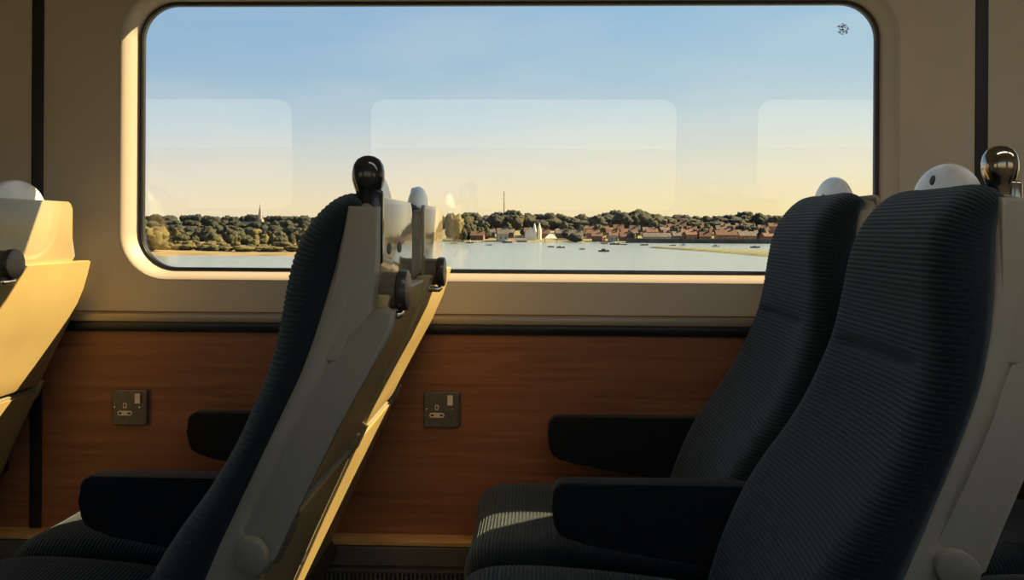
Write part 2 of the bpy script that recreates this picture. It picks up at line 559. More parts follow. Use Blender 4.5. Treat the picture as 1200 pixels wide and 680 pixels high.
def make_backrest():
    st, arc = catmull(BACK, RIB / SUB)
    half = [(1.0, 0.0, .0), (.80, .002, .3), (.58, .001, .5), (.38, -.005, .7), (.22, -.013, .85), (.11, -.022, 1), (.04, -.033, 1), (.008, -.044, 1), (.0, -.058, 1)]
    rows = []
    for (fx, fz, bx, bz, hw), s in zip(st, arc):
        d = Vector((fx - bx, 0, fz - bz)); L = d.length; d.normalize()
        r = 0.0019 * (rib_profile(s) - 0.5)
        yf = hw - .058
        row = []
        def pt(k, y, w, dent=0.0):
            p = Vector((fx + (bx - fx) * k, y, fz + (bz - fz) * k))
            return p + d * (r * w - dent)
        crease = 0.0095 * math.exp(-((fz - .918) / .010) ** 2)
        lower = min(1, max(0, (0.95 - fz) / 0.1))
        for k, dy, w in half:
            row.append(pt(k, -(hw + dy), w))
        for j in range(1, 10):
            y = -yf + 2 * yf * j / 10
            row.append(pt(0, y, 1.0, 0.009 * (1 - (y / yf) ** 2) * lower + crease * (1 - .5 * (y / yf) ** 4)))
        for k, dy, w in reversed(half):
            row.append(pt(k, hw + dy, w))
        rows.append(row)
    n = len(rows[0])
    vs = [p for row in rows for p in row]
    fs = []
    for i in range(len(rows) - 1):
        for j in range(n - 1):
            fs.append((i * n + j, i * n + j + 1, (i + 1) * n + j + 1, (i + 1) * n + j))
        fs.append((i * n, (i + 1) * n, (i + 1) * n + n - 1, i * n + n - 1))
    fs.append(tuple(range(n)))
    fs.append(tuple((len(rows) - 1) * n + j for j in range(n)))
    return vs, fs


CUSH = [(-.935, .372), (-.962, .385), (-.982, .415), (-.990, .450), (-.984, .480), (-.965, .499), (-.930, .509), (-.86, .512), (-.75, .506), (-.62, .492), (-.535, .480), (-.50, .476)]


def make_cushion():
    st, arc = catmull(CUSH, RIB / SUB)
    hw = 0.217
    half = [(1.0, -.008), (.75, -.002), (.5, .0), (.30, -.004), (.15, -.013), (.06, -.026), (.015, -.042), (0, -.062)]
    rows = []
    for (fx, fz), s in zip(st, arc):
        core = Vector((min(max(fx, -.93), -.50), 0, .392))
        f = Vector((fx, 0, fz)); d = (f - core).normalized()
        r = 0.0023 * (rib_profile(s) - 0.5)
        yf = hw - .062
        row = []
        def pt(k, y, w, up=0):
            p = f.lerp(core, k); p.y = y
            return p + d * (r * w + up)
        for k, dy in half:
            row.append(pt(k, -(hw + dy), 1 - k))
        for j in range(1, 10):
            y = -yf + 2 * yf * j / 10
            row.append(pt(0, y, 1, -0.006 * (1 - (y / yf) ** 2)))
        for k, dy in reversed(half):
            row.append(pt(k, hw + dy, 1 - k))
        rows.append(row)
    n = len(rows[0])
    vs = [p for row in rows for p in row]
    fs = []
    for i in range(len(rows) - 1):
        for j in range(n - 1):
            fs.append((i * n + j, i * n + j + 1, (i + 1) * n + j + 1, (i + 1) * n + j))
        fs.append((i * n, (i + 1) * n, (i + 1) * n + n - 1, i * n + n - 1))
    fs.append(tuple(range(n)))
    fs.append(tuple((len(rows) - 1) * n + j for j in range(n)))
    return vs, fs


TRAY_X = [(1.016, -.197), (.95, -.216), (.885, -.243), (.83, -.270), (.76, -.304), (.69, -.336), (.558, -.396), (.26, -.525)]
B_X = [(b[3], b[2]) for b in BACK]
HW_Z = [(b[1], min(b[4], .222)) for b in BACK[2:]]


def shell_back(z):
    if z > 1.03: return -.2160
    if z > 1.00: return -.2160 + (-.236 + .2160) * (1.03 - z) / .03
    if z > .717: return interp(TRAY_X, z) - .034
    if z > .709: return interp(TRAY_X, z) - .034 * (z - .709) / .008
    return interp(TRAY_X, z)


def make_shell():
    zs = [1.146, 1.142, 1.134, 1.12, 1.09, 1.06, 1.03, 1.015, 1.0, .96, .92, .88, .84, .80, .76, .7171, .709, .698, .64, .58, .52, .47, .43, .39, .35]
    rows = []
    for i, z in enumerate(zs):
        bx = interp(B_X, z) - .003 if z > .475 else -.483 + (z - .475) * .42 * -0.0 - (.475 - z) * .43
        sx = shell_back(z)
        hw = interp(HW_Z, z) + .003
        ins = [0.020, 0.009, 0.003, 0][i] if i < 4 else 0
        hw -= ins; bx += ins * .3; sx -= ins * .6
        bx = min(bx, sx - .008)
        w = sx - bx
        r = min(.012, w * .45)
        row = [(bx, -hw + .004), (bx + .004, -hw), (bx + w * .5, -hw - .002), (sx - r, -hw), (sx - r * .3, -hw + r * .3), (sx, -hw + r),
               (sx, -hw * .5), (sx, hw * .5), (sx, hw - r), (sx - r * .3, hw - r * .3), (sx - r, hw), (bx + w * .5, hw + .002), (bx + .004, hw), (bx, hw - .004)]
        rows.append([Vector((a, b, z)) for a, b in row])
    n = len(rows[0])
    vs = [p for row in rows for p in row]
    fs = []
    for i in range(len(rows) - 1):
        for j in range(n):
            fs.append((i * n + j, i * n + (j + 1) % n, (i + 1) * n + (j + 1) % n, (i + 1) * n + j))
    fs.append(tuple(range(n))); fs.append(tuple((len(rows) - 1) * n + j for j in range(n)))
    return vs, fs


ME = {}


def cached(key, name, builder, parent, mat, **kw):
    if key in ME:
        o = bpy.data.objects.new(name, ME[key]); COL.objects.link(o); o.parent = parent
        return o
    v, f = builder()
    o = link_mesh(name, v, f, mat, parent, **kw)
    ME[key] = o.data
    return o


def armrest_lowered(parent, y0, y1, ztop, name='armrest'):
    x0 = -.829
    z = ztop
    pts = [(x0 + .012, z - .004), (x0 + .022, z), (x0 + .20, z), (-.42, z), (-.42, z - .155), (-.52, z - .150), (x0 + .19, z - .130), (x0 + .06, z - .108), (x0 + .028, z - .100), (x0 + .012, z - .090), (x0 + .004, z - .074), (x0 + .001, z - .045), (x0 + .002, z - .018), (x0 + .006, z - .009)]
    return extrude(name, pts, 'y', y0, y1, M['arm'], parent, bevel=.006)


RAISED = [(-.180, 1.002), (-.196, 1.008), (-.214, 1.000), (-.238, .970), (-.260, .936), (-.300, .869), (-.333, .810), (-.362, .750), (-.376, .722),
          (-.384, .700), (-.382, .685), (-.366, .670), (-.348, .664), (-.330, .670), (-.318, .692), (-.298, .738), (-.271, .795), (-.246, .848), (-.213, .913), (-.188, .958), (-.180, .982)]


def make_seat(kind, ball=None, holes=False):
    """kind: 'aisle' or 'window'"""
    root = empty('train_seat')
    cached('back', 'backrest', make_backrest, root, M['fabric'], sharp=None)
    cached('cush', 'seat_cushion', make_cushion, root, M['fabric'], sharp=None)
    cached('shell', 'back_shell', make_shell, root, M['shell'], sharp=50)
    # upper back panel
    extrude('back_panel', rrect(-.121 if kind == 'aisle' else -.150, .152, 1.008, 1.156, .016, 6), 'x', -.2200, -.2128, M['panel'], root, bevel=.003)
    if holes:
        for yy in (-.062, .026):
            o = lathe('screw_hole', [(.0085, -.2135), (.0085, -.2118), (.006, -.2114), (.0001, -.2114)], 'x', (0, yy, 1.083), M['hole'], root, 20, squash=(1.9, 1.0))
    # half-round moulded grip on top
    vs, fs, na, nb = [], [], 40, 12
    for j in range(nb + 1):
        ph = pi / 2 * j / nb
        for i in range(na):
            th = 2 * pi * i / na
            cx_, sx_ = cos(th), sin(th)
            e = lambda v, p: (abs(v) ** p) * (1 if v >= 0 else -1)
            vs.append((-.246 + .019 * e(cx_, .75) * cos(ph) ** .75, .098 * e(sx_, .9) * cos(ph), 1.128 + .070 * sin(ph) ** .95))
    for j in range(nb):
        for i in range(na):
            fs.append((j * na + i, j * na + (i + 1) % na, (j + 1) * na + (i + 1) % na, (j + 1) * na + i))
    fs.append(tuple(range(na)))
    dome = link_mesh('top_grip', vs, fs, M['dome'], root, sharp=50)
    hole = lathe('grip_hole', [(.0001, -.004), (.0085, -.004), (.0105, -.002), (.0105, .012)], 'x', (0, 0, 0), M['hole'], dome, 18, squash=(.85, .8))
    hole.location = (-.2585, .006, 1.1765)
    hole.rotation_euler = (.3, .30, 0)
    # folded tray table
    zz = [1.016, .985, .95, .915, .885, .855, .83, .795, .76, .725]
    outer = [(interp(TRAY_X, z), z) for z in zz]
    prof = [(outer[0][0] - .030, 1.012)] + [(outer[0][0] - .026, 1.0185), (outer[0][0] - .005, 1.0185)] + outer + [(outer[-1][0] - .004, .720), (outer[-1][0] - .026, .722)]
    prof += [(x - .031, z) for x, z in reversed(outer[1:-1])]
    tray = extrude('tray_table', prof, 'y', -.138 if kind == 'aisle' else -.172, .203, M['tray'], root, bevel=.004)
    for yy in (-.182, .203):
        extrude('tray_hinge', [(-.322, .735), (-.312, .728), (-.330, .688), (-.342, .676), (-.365, .680), (-.352, .735)], 'y', yy - .006, yy + .009, M['panel'], tray, bevel=.002)
    if kind == 'aisle':
        extrude('hinge_plate', [(-.322, .742), (-.301, .738), (-.304, .715), (-.322, .676), (-.345, .668), (-.350, .700)], 'y', -.218, -.196, M['latch'], tray, bevel=.0025)
        box('hinge_edge', -.312, -.298, -.219, -.205, .733, .743, M['chrome'], tray, bevel=.002)
    low = [(interp(TRAY_X, z), z) for z in (.704, .69, .64, .558, .45, .36)]
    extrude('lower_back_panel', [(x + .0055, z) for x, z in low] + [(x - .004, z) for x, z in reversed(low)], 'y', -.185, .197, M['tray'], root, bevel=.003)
    # latch: barrel with a round turn cap
    yl = -.10
    barrel = lathe('tray_latch', [(.0275, -.240), (.0275, -.193), (.025, -.191), (.0001, -.191)], 'x', (0, yl, 1.023), M['latch'], root, 32)
    lathe('latch_cap', [(.0001, -.192), (.029, -.192), (.0305, -.190), (.0305, -.1805), (.029, -.1782), (.026, -.1775), (.0001, -.1775)], 'x', (0, yl, 1.023), M['latchcap'], barrel, 36)
    box('latch_clip', -.216, -.184, yl - .030, yl + .012, .983, .993, M['chrome'], barrel, bevel=.003)
    # frame below the cushion
    extrude('base_frame', [(-.94, .372), (-.48, .372), (-.46, .335), (-.52, .30), (-.90, .30), (-.94, .335)], 'y', -.20, .20, M['base'], root, bevel=.006)
    if kind == 'aisle':
        extrude('pedestal', [(-.80, .302), (-.62, .302), (-.66, .02), (-.58, 0), (-.84, 0), (-.76, .02)], 'y', .02, .10, M['base'], root, bevel=.005)
        arm = extrude('armrest', RAISED, 'y', -.223, -.2040, M['shell'], root, bevel=.009, seg=4)
        for v in arm.data.vertices:
            v.co.y -= interp(HW_Z, v.co.z) - .2085 - .004
            v.co.y -= .30 * (v.co.x - (-.20 - .15 * (1.0 - v.co.z) / .31))
        cap = lathe('pivot_cap', [(.0001, -.2440), (.019, -.2440), (.0225, -.2425), (.0235, -.2400), (.0235, -.230)], 'y', (-.350, 0, .692), M['shell'], arm, 32)
        for v in cap.data.vertices:
            v.co.y -= .30 * (v.co.x + .350)
        # grab knob
        bx, by = -.232, -.116
        prof_b = [(.0001, 1.130), (.0135, 1.130), (.0140, 1.144), (.0145, 1.152), (.0165, 1.161), (.0200, 1.170), (.0225, 1.180), (.0225, 1.190), (.0205, 1.200), (.0160, 1.2075), (.0085, 1.212), (.0001, 1.2135)]
        knob = lathe('grab_handle', prof_b, 'z', (bx, by, 0), ball or M['blackgloss'], root, 36)
        box('handle_stem', -.228, -.209, -.133, -.115, 1.062, 1.166, ball or M['blackgloss'], knob, bevel=.006)
        mount = extrude('handle_mount', [(-.252, 1.142), (-.2115, 1.142), (-.2115, 1.080), (-.2115, 1.040), (-.2115, 1.000), (-.232, .930), (-.275, .930), (-.265, 1.02)], 'y', -.185, -.149, M['shell'], root, bevel=.007)
        for v in mount.data.vertices:
            v.co.y -= interp(HW_Z, v.co.z) - .1815
    else:
        for px in (-.80,):
            extrude('pedestal', [(-.80, .302), (-.62, .302), (-.66, .02), (-.58, 0), (-.84, 0), (-.76, .02)], 'y', -.10, -.02, M['base'], root, bevel=.005)
        armrest_lowered(root, -.2425, -.1985, .645)
        armrest_lowered(root, .2050, .2450, .657)
    return root


def stretch(root, dz):
    # the backs differ a little in height from seat to seat
    for o in root.children_recursive:
        if o.type == 'MESH' and o.name.split('.')[0] not in ('seat_cushion', 'pedestal', 'base_frame'):
            o.data = o.data.copy()
            for v in o.data.vertices:
                t = min(1, max(0, (v.co.z - .86) / .2))
                v.co.z += dz * t


AISLE_Y, WIN_Y = 1.210, 1.660
def tray_marks(root):
    bm = bmesh.new()
    for (cy, cz, r0, a0, a1) in ((.070, .853, .0065, -40, 200), (.098, .868, .006, -120, 110)):
        n = 14
        for i in range(n):
            a = radians(a0 + (a1 - a0) * i / n); b_ = radians(a0 + (a1 - a0) * (i + 1) / n)
            q = []
            for ang, rr in ((a, r0), (b_, r0), (b_, r0 + .0022), (a, r0 + .0022)):
                z = cz + rr * sin(ang)
                q.append(bm.verts.new((interp(TRAY_X, z) + .0006, cy + 2.2 * rr * cos(ang), z)))
            bm.faces.new(q)
    o = link_bm('scuff_mark', bm, principled('pale scuff', (0.75, 0.72, 0.62), .6, noise_scale=400), [c for c in root.children if c.name.startswith('tray_table')][0])
    o['label'] = 'pale scuffed marks on the tray'


GRP = 'ribbed navy train seats'
a_c = make_seat('aisle', holes=True)
a_c.location = (0, AISLE_Y, 0)
tag(a_c, 'navy ribbed train seat in centre with black ball handle, seen from its side', 'seat', GRP)
w_c = make_seat('window')
w_c.location = (0, WIN_Y, 0)
tag(w_c, 'window-side train seat with sunlit tray edge, behind the seat with the black ball handle', 'seat', GRP)
tray_marks(a_c)
a_r = make_seat('aisle', ball=M['blackmetal'])
a_r.location = (.86, AISLE_Y, 0)
tag(a_r, 'large navy ribbed seat at right with polished metal ball handle on its corner', 'seat', GRP)
w_r = copy_tree(w_c); w_r.location = (.86, WIN_Y, 0)
tag(w_r, 'navy ribbed window seat at right, overlapping the window, its cushion edge caught by sun', 'seat', GRP)
w_l = copy_tree(w_c); w_l.location = (-.862, WIN_Y, 0)
tag(w_l, 'seat at far left showing its sunlit yellow back panel and folded tray', 'seat', GRP)
a_n = copy_tree(a_r); a_n.location = (1.72, AISLE_Y, 0)
tag(a_n, 'seat whose dark cushion shows in the bottom right corner, behind the large right seat', 'seat', GRP)
w_n = copy_tree(w_c); w_n.location = (1.72, WIN_Y, 0)
tag(w_n, 'window seat mostly hidden behind the large right seat at the right picture edge', 'seat', GRP)

for root, dz in ((a_c, -.013), (w_c, -.011), (w_r, .012), (a_r, .003)):
    stretch(root, dz)

# ------------------------------------------------------------------ outside: river, shores, town
ZW = -4.9
M['water'] = principled('pale estuary water', lin(112, 124, 128), 0.18, spec=0.5)
_nt = M['water'].node_tree
_p = _nt.nodes['Principled BSDF']
_tc = _nt.nodes.new('ShaderNodeTexCoord'); _mp = _nt.nodes.new('ShaderNodeMapping')
_mp.inputs['Scale'].default_value = (0.25, 1.1, 1)
_n = _nt.nodes.new('ShaderNodeTexNoise'); _n.inputs['Scale'].default_value = 1.2; _n.inputs['Detail'].default_value = 4
_b = _nt.nodes.new('ShaderNodeBump'); _b.inputs['Strength'].default_value = 0.5; _b.inputs['Distance'].default_value = 0.35
_nt.links.new(_tc.outputs['Object'], _mp.inputs['Vector']); _nt.links.new(_mp.outputs['Vector'], _n.inputs['Vector'])
_nt.links.new(_n.outputs['Fac'], _b.inputs['Height']); _nt.links.new(_b.outputs['Normal'], _p.inputs['Normal'])
M['land'] = principled('grassy ground', (0.11, 0.10, 0.045), 0.95, noise_scale=0.05, noise_amt=0.3)
M['sandbank'] = principled('dry sandy bank and reeds', (0.165, 0.125, 0.055), 0.95, noise_scale=0.25, noise_amt=0.3, stretch=(0.4, 1.5, 1))
M['marsh'] = principled('marsh grass', (0.085, 0.092, 0.035), 0.95, noise_scale=0.3, noise_amt=0.3)
M['scrub'] = principled('olive scrub', (0.20, 0.175, 0.055), 0.95, noise_scale=0.22, noise_amt=0.4)
M['tree_dark'] = principled('dark green foliage', (0.016, 0.022, 0.013), 0.95, noise_scale=1.3, noise_amt=0.5, bump=1.0, bump_scale=1.5)
M['tree_mid'] = principled('mid green foliage', (0.032, 0.034, 0.011), 0.95, noise_scale=1.3, noise_amt=0.5, bump=1.0, bump_scale=1.5)
M['tree_light'] = principled('yellow green foliage', (0.075, 0.064, 0.019), 0.95, noise_scale=1.2, noise_amt=0.5, bump=1.0, bump_scale=1.5)
M['brick'] = principled('brown brick wall', (0.13, 0.078, 0.052), 0.9, noise_scale=0.8, noise_amt=0.2)
M['render'] = principled('pale rendered wall', (0.38, 0.335, 0.27), 0.9, noise_scale=0.8, noise_amt=0.08)
M['orange'] = principled('warm orange brick wall', (0.33, 0.17, 0.08), 0.9, noise_scale=0.8, noise_amt=0.15)
M['roof_red'] = principled('red clay tile roof', (0.10, 0.047, 0.031), 0.9, noise_scale=0.9, noise_amt=0.2)
M['roof_grey'] = principled('grey slate roof', (0.095, 0.085, 0.08), 0.9, noise_scale=0.9, noise_amt=0.2)
M['white_paint'] = principled('white painted boards', (0.7, 0.66, 0.56), 0.8, noise_scale=1, noise_amt=0.05)
M['quay'] = principled('dark quay wall', (0.05, 0.05, 0.045), 0.9, noise_scale=0.4, noise_amt=0.3)
M['stone'] = principled('grey church stone', (0.24, 0.22, 0.19), 0.9, noise_scale=0.8, noise_amt=0.15)
M['hull_dark'] = principled('dark boat hull', (0.045, 0.055, 0.065), 0.5, noise_scale=1, noise_amt=0.2)
M['hull_white'] = principled('white boat hull', (0.62, 0.62, 0.58), 0.45, noise_scale=1, noise_amt=0.05)
M['blue'] = principled('blue paint', (0.10, 0.18, 0.32), 0.6, noise_scale=1, noise_amt=0.1)
M['sail_red'] = principled('red sailcloth', (0.62, 0.07, 0.03), 0.8, noise_scale=1, noise_amt=0.1)


def at(px, dist):
    """world x of a bearing seen from the carriage window at a given distance out"""
    return (px - 627.0) / 930.0 * dist


def smooth(a, b, t):
    t = min(1, max(0, (t - a) / (b - a)))
    return t * t * (3 - 2 * t)


def far_ground(x, y):
    shore = 352 + 6 * sin(x * 0.013 + 1)
    d = y - shore
    return ZW - 1.0 + 1.5 * smooth(-3, 4, d) + 6.6 * smooth(10, 120, d) + 1.0 * noise.noise((x * 0.01, y * 0.01, 0)) * smooth(20, 80, d)


def left_ground(x, y):
    shore = 158 + 0.10 * (x + 70) + 4 * sin(x * 0.07)
    edge = 1 - smooth(-48, -36, x)
    d = y - shore
    h = -0.8 + 1.3 * smooth(-2, 6, d) + 1.3 * smooth(14, 90, d) + 0.35 * noise.noise((x * 0.06, y * 0.06, 3))
    return ZW + (h + 0.8) * edge - 0.8


def grid(name, fn, x0, x1, nx, y0, y1, ny, mat):
    vs = [(x0 + (x1 - x0) * i / nx, y0 + (y1 - y0) * j / ny) for j in range(ny + 1) for i in range(nx + 1)]
    vs = [(a, b, fn(a, b)) for a, b in vs]
    fs = [(j * (nx + 1) + i, j * (nx + 1) + i + 1, (j + 1) * (nx + 1) + i + 1, (j + 1) * (nx + 1) + i) for j in range(ny) for i in range(nx)]
    return tag(link_mesh(name, vs, fs, mat, sharp=None), kind='structure')


wv = [(-1500, 4, ZW), (1500, 4, ZW), (1500, 3000, ZW), (-1500, 3000, ZW)]
tag(link_mesh('river', wv, [(0, 1, 2, 3)], M['water'], smooth=False), kind='structure')
grid('far_shore', far_ground, -420, 520, 120, 338, 640, 50, M['land'])
def near_ground(x, y):
    d = -y
    return -3.2 + 1.6 * smooth(3, 30, d) + 13.0 * smooth(150, 420, d) + 1.5 * noise.noise((x * .012, y * .012, 9)) * smooth(100, 300, d)


grid('near_shore', near_ground, -700, 700, 70, -520, -2.2, 60, M['land'])
grid('left_bank', left_ground, -190, -18, 90, 148, 270, 60, M['sandbank'])


def marsh_ground(x, y):
    # a long low spit, its tip towards the town
    t = (x * 930 / y + 627 - 752) / (990 - 752)
    cy = 264 - 62 * max(0, min(t, 1.6)) / .58
    wdt = 1 + 46 * min(1.2, max(0, t)) ** .8
    d = abs(y - cy) / wdt
    return ZW - 0.5 + 1.0 * (1 - smooth(0.5, 1.0, d)) * smooth(0.0, 0.06, t) + 0.12 * noise.noise((x * .3, y * .3, 0))


grid('marsh_spit', marsh_ground, 28, 110, 130, 120, 280, 110, M['marsh'])


def blob_mesh(name, seed, mat, sub=3, squash=1.0, rough=0.32):
    rs = random.Random(seed)
    bm = bmesh.new()
    lobes = [(Vector((0, 0, .55)), .46)] + [(Vector((rs.uniform(-.32, .32), rs.uniform(-.32, .32), rs.uniform(.3, .8))), rs.uniform(.2, .34)) for _ in range(7)]
    for c, r in lobes:
        res = bmesh.ops.create_icosphere(bm, subdivisions=sub, radius=r)
        for v in res['verts']:
            n = v.co.normalized()
            k = 1 + rough * noise.noise(n * 3.1 + c * 5) + rough * 1.3 * noise.noise(n * 9 + c * 9)
            v.co = c + v.co * k
            v.co.z *= squash
    bmesh.ops.create_cone(bm, segments=6, radius1=.05, radius2=.04, depth=.5, cap_ends=True, matrix=Matrix.Translation((0, 0, .2 * squash)))
    bmesh.ops.recalc_face_normals(bm, faces=bm.faces)
    me = bpy.data.meshes.new(name); bm.to_mesh(me); bm.free()
    me.polygons.foreach_set('use_smooth', [True] * len(me.polygons))
    me.materials.append(mat)
    return me


TREES = {k: [blob_mesh('tree_crown', 10 * i + j, M[k]) for j in range(3)] for i, k in enumerate(('tree_dark', 'tree_mid', 'tree_light'))}


def plant(name, kind, x, y, z, w, h, label, group, rs):
    o = bpy.data.objects.new(name, rs.choice(TREES[kind]))
    COL.objects.link(o)
    o.location = (x, y, z - 0.15)
    o.scale = (w, w, h)
    o.rotation_euler = (0, 0, rs.uniform(0, 6.28))
    return tag(o, label, 'tree' if name == 'tree' else 'bush', group)


rs = random.Random(21)
# wooded ridge behind the town
for row, (yy, step, h0) in enumerate(((478, 12, 7.2), (446, 14, 6.6))):
    px = 500 + row * 6
    while px < 1120:
        h = h0 + rs.uniform(-1.6, 2.0) + 1.2 * sin(px * .045)
        x, y = at(px, yy), yy + rs.uniform(-8, 8)
        kind = 'tree_dark' if rs.random() < .7 else 'tree_mid'
        plant('tree', kind, x, y, far_ground(x, y), rs.uniform(9, 12), h, 'dark green tree in the wooded ridge above the waterside town', 'trees on the ridge above the town', rs)
        px += step * rs.uniform(.7, 1.25)
# trees among the houses
for i in range(64):
    px = rs.uniform(532, 900)
    yy = rs.choice((359, 380, 384, 405, 425))
    if yy < 390 and any(abs(px - q) < 14 for q in (588, 611, 624, 632, 645, 768, 848, 872)):
        continue
    x = at(px, yy)
    plant('tree', 'tree_mid' if i % 3 else 'tree_dark', x, yy, far_ground(x, yy), rs.uniform(3.5, 7), rs.uniform(3.6, 6.4), 'green tree standing among the houses of the waterside town', 'trees among the houses', rs)
for px, yy, w, h in ((531, 345 + 14, 8, 11.5), (545, 372, 8, 10.5)):
    x = at(px, yy)
    plant('tree', 'tree_light' if px == 531 else 'tree_mid', x, yy, far_ground(x, yy), w, h,
          'yellow-green tree on the far shore, just right of the central seat' if px == 531 else 'green shore tree right beside the yellow-green one near the central seat', 'shore trees beside the central seat', rs)
# dark wood at the left
for row, (yy, h0) in enumerate(((438, 5.0), (412, 4.9), (388, 4.4))):
    px = -40 + row * 5
    while px < 470:
        h = h0 + rs.uniform(-.9, .9)
        x = at(px, yy)
        plant('tree', 'tree_dark', x, yy + rs.uniform(-6, 6), far_ground(x, yy), rs.uniform(5.5, 8.5), h + (1 if row == 0 else 0), 'dark tree in the low wood around the spire, left part of window', 'trees of the left wood', rs)
        px += rs.uniform(6.5, 11)
# olive bushes on the near left bank
for row, (yy, h0, kind) in enumerate(((232, 3.4, 'tree_mid'), (212, 2.7, 'tree_mid'), (192, 1.9, 'tree_light'), (180, 1.2, 'tree_light'))):
    px = 105 + row * 4
    while px < 440:
        x = at(px, yy)
        if x < -44:
            k = kind if rs.random() < .75 else ('tree_light' if kind == 'tree_mid' else 'tree_mid')
            plant('bush', k, x, yy + rs.uniform(-5, 5), left_ground(x, yy), rs.uniform(2.0, 4.4), h0 * rs.uniform(.7, 1.3), 'olive green bush on the low river bank at left', 'bushes on the left bank', rs)
        px += rs.uniform(6, 14)
x = at(172, 170)
plant('tree', 'tree_light', x, 170, left_ground(x, 170), 6.5, 5.2, 'yellowish tree nearest the left window frame on the river bank', None, rs)

# church spire
cs = empty('church', (at(301, 425), 425, far_ground(at(301, 425), 425)))
tag(cs, 'distant church with a thin pointed spire rising above the left wood', 'church')
box('tower', -1.6, 1.6, -1.6, 1.6, 0, 5.2, M['stone'], cs, bevel=.15)
lathe('spire', [(1.5, 5.2), (1.0, 7.3), (.6, 10.0), (.12, 13.2), (.02, 13.8)], 'z', (0, 0, 0), M['stone'], cs, 8)
box('nave', -9, -2, -2.5, 2.5, 0, 4, M['stone'], cs)
# radio mast
ma = empty('radio_mast', (at(590, 520), 520, far_ground(at(590, 520), 520)))
tag(ma, 'thin tall radio mast standing above the ridge trees', 'mast')
lathe('pole', [(.42, 0), (.30, 12), (.22, 23.2), (.05, 23.4)], 'z', (0, 0, 0), M['roof_grey'], ma, 8)
for zz in (8, 15, 21):
    lathe('collar', [(.1, zz), (.48, zz), (.48, zz + .35), (.1, zz + .35)], 'z', (0, 0, 0), M['roof_grey'], ma, 8)


# ---- houses
def gable(w, d, h, rh, over=.35):
    wall = [(-w / 2, -d / 2, 0), (w / 2, -d / 2, 0), (w / 2, d / 2, 0), (-w / 2, d / 2, 0), (-w / 2, -d / 2, h), (w / 2, -d / 2, h), (w / 2, d / 2, h), (-w / 2, d / 2, h), (-w / 2, 0, h + rh), (w / 2, 0, h + rh)]
    wf = [(0, 1, 5, 4), (2, 3, 7, 6), (1, 2, 6, 9, 5), (3, 0, 4, 8, 7), (0, 3, 2, 1), (4, 5, 9, 8), (7, 8, 9, 6)]
    W, D = w / 2 + over, d / 2 + over
    dz = rh * over / (d / 2)
    t = .18
    roof, rf = [], []
    for s in (-1, 1):
        b = len(roof)
        roof += [(-W, s * D, h - dz), (W, s * D, h - dz), (W, 0, h + rh), (-W, 0, h + rh), (-W, s * D, h - dz + t), (W, s * D, h - dz + t), (W, 0, h + rh + t), (-W, 0, h + rh + t)]
        rf += [tuple(b + k for k in q) for q in ((0, 1, 2, 3), (4, 5, 6, 7), (0, 1, 5, 4), (1, 2, 6, 5), (2, 3, 7, 6), (3, 0, 4, 7))]
    return wall, wf, roof, rf


def house(px, dist, w, d, h, rh, rot, wall_mat, roof_mat, label, group=None, name='house', chimney=True, z=None):
    x = at(px, dist)
    root = empty(name, (x, dist, (far_ground(x, dist) if z is None else z) - .3))
    root.rotation_euler = (0, 0, rot)
    tag(root, label, 'house', group)
    a, b, c, e = gable(w, d, h, rh)
    link_mesh('wall', a, b, M[wall_mat], root, smooth=False)
    link_mesh('roof', c, e, M[roof_mat], root, smooth=False)
    if chimney:
        box('chimney', w * .28, w * .28 + .7, -.35, .35, h + rh * .5, h + rh + 1.1, M['brick'], root)
    n = max(2, int(w / 2.2))
    for i in range(n):
        xc = -w / 2 + (i + .5) * w / n
        box('window_pane', xc - .4, xc + .4, -d / 2 - .06, -d / 2 + .02, h * .5 - .5, h * .5 + .5, M['roof_grey'], root)
    return root


KINDS = [('brick', 'roof_red', 'brown brick house with red roof in the town across the river', 'red-roofed brick houses'),
         ('brick', 'roof_grey', 'brown brick house with grey roof in the town across the river', 'grey-roofed brick houses'),
         ('render', 'roof_grey', 'pale walled house with grey roof in the town across the river', 'pale grey-roofed houses'),
         ('render', 'roof_red', 'pale walled house with red roof in the town across the river', 'pale red-roofed houses'),
         ('orange', 'roof_red', 'orange brick house with red roof in the town across the river', 'orange brick houses')]
rs = random.Random(5)
SPECIAL = [(588, 362), (621, 376), (768, 360), (848, 360), (872, 362), (611, 356), (645, 358), (629, 380)]
for row, (dist, p0, p1, step) in enumerate(((366, 538, 900, 19), (394, 552, 905, 22), (416, 690, 905, 17), (436, 780, 905, 15))):
    px = p0
    while px < p1:
        wp = step * rs.uniform(.5, .85)
        k = KINDS[rs.choice((0, 0, 1, 1, 2, 3, 4) if px < 780 else (0, 0, 0, 3, 4, 4, 1))]
        w, d = wp * dist / 930, rs.uniform(4.6, 6.2)
        if not any(abs(px - q) < wp / 2 + 9 + (6 if e == 360 else 0) and abs(dist - e) < 12 for q, e in SPECIAL):
            house(px, dist + rs.uniform(-1.5, 1.5), w, d, rs.uniform(2.4, 3.6), rs.uniform(1.4, 2.2), rs.uniform(-.15, .15), *k)
        px += (wp + 4) * rs.uniform(1.0, 1.25)
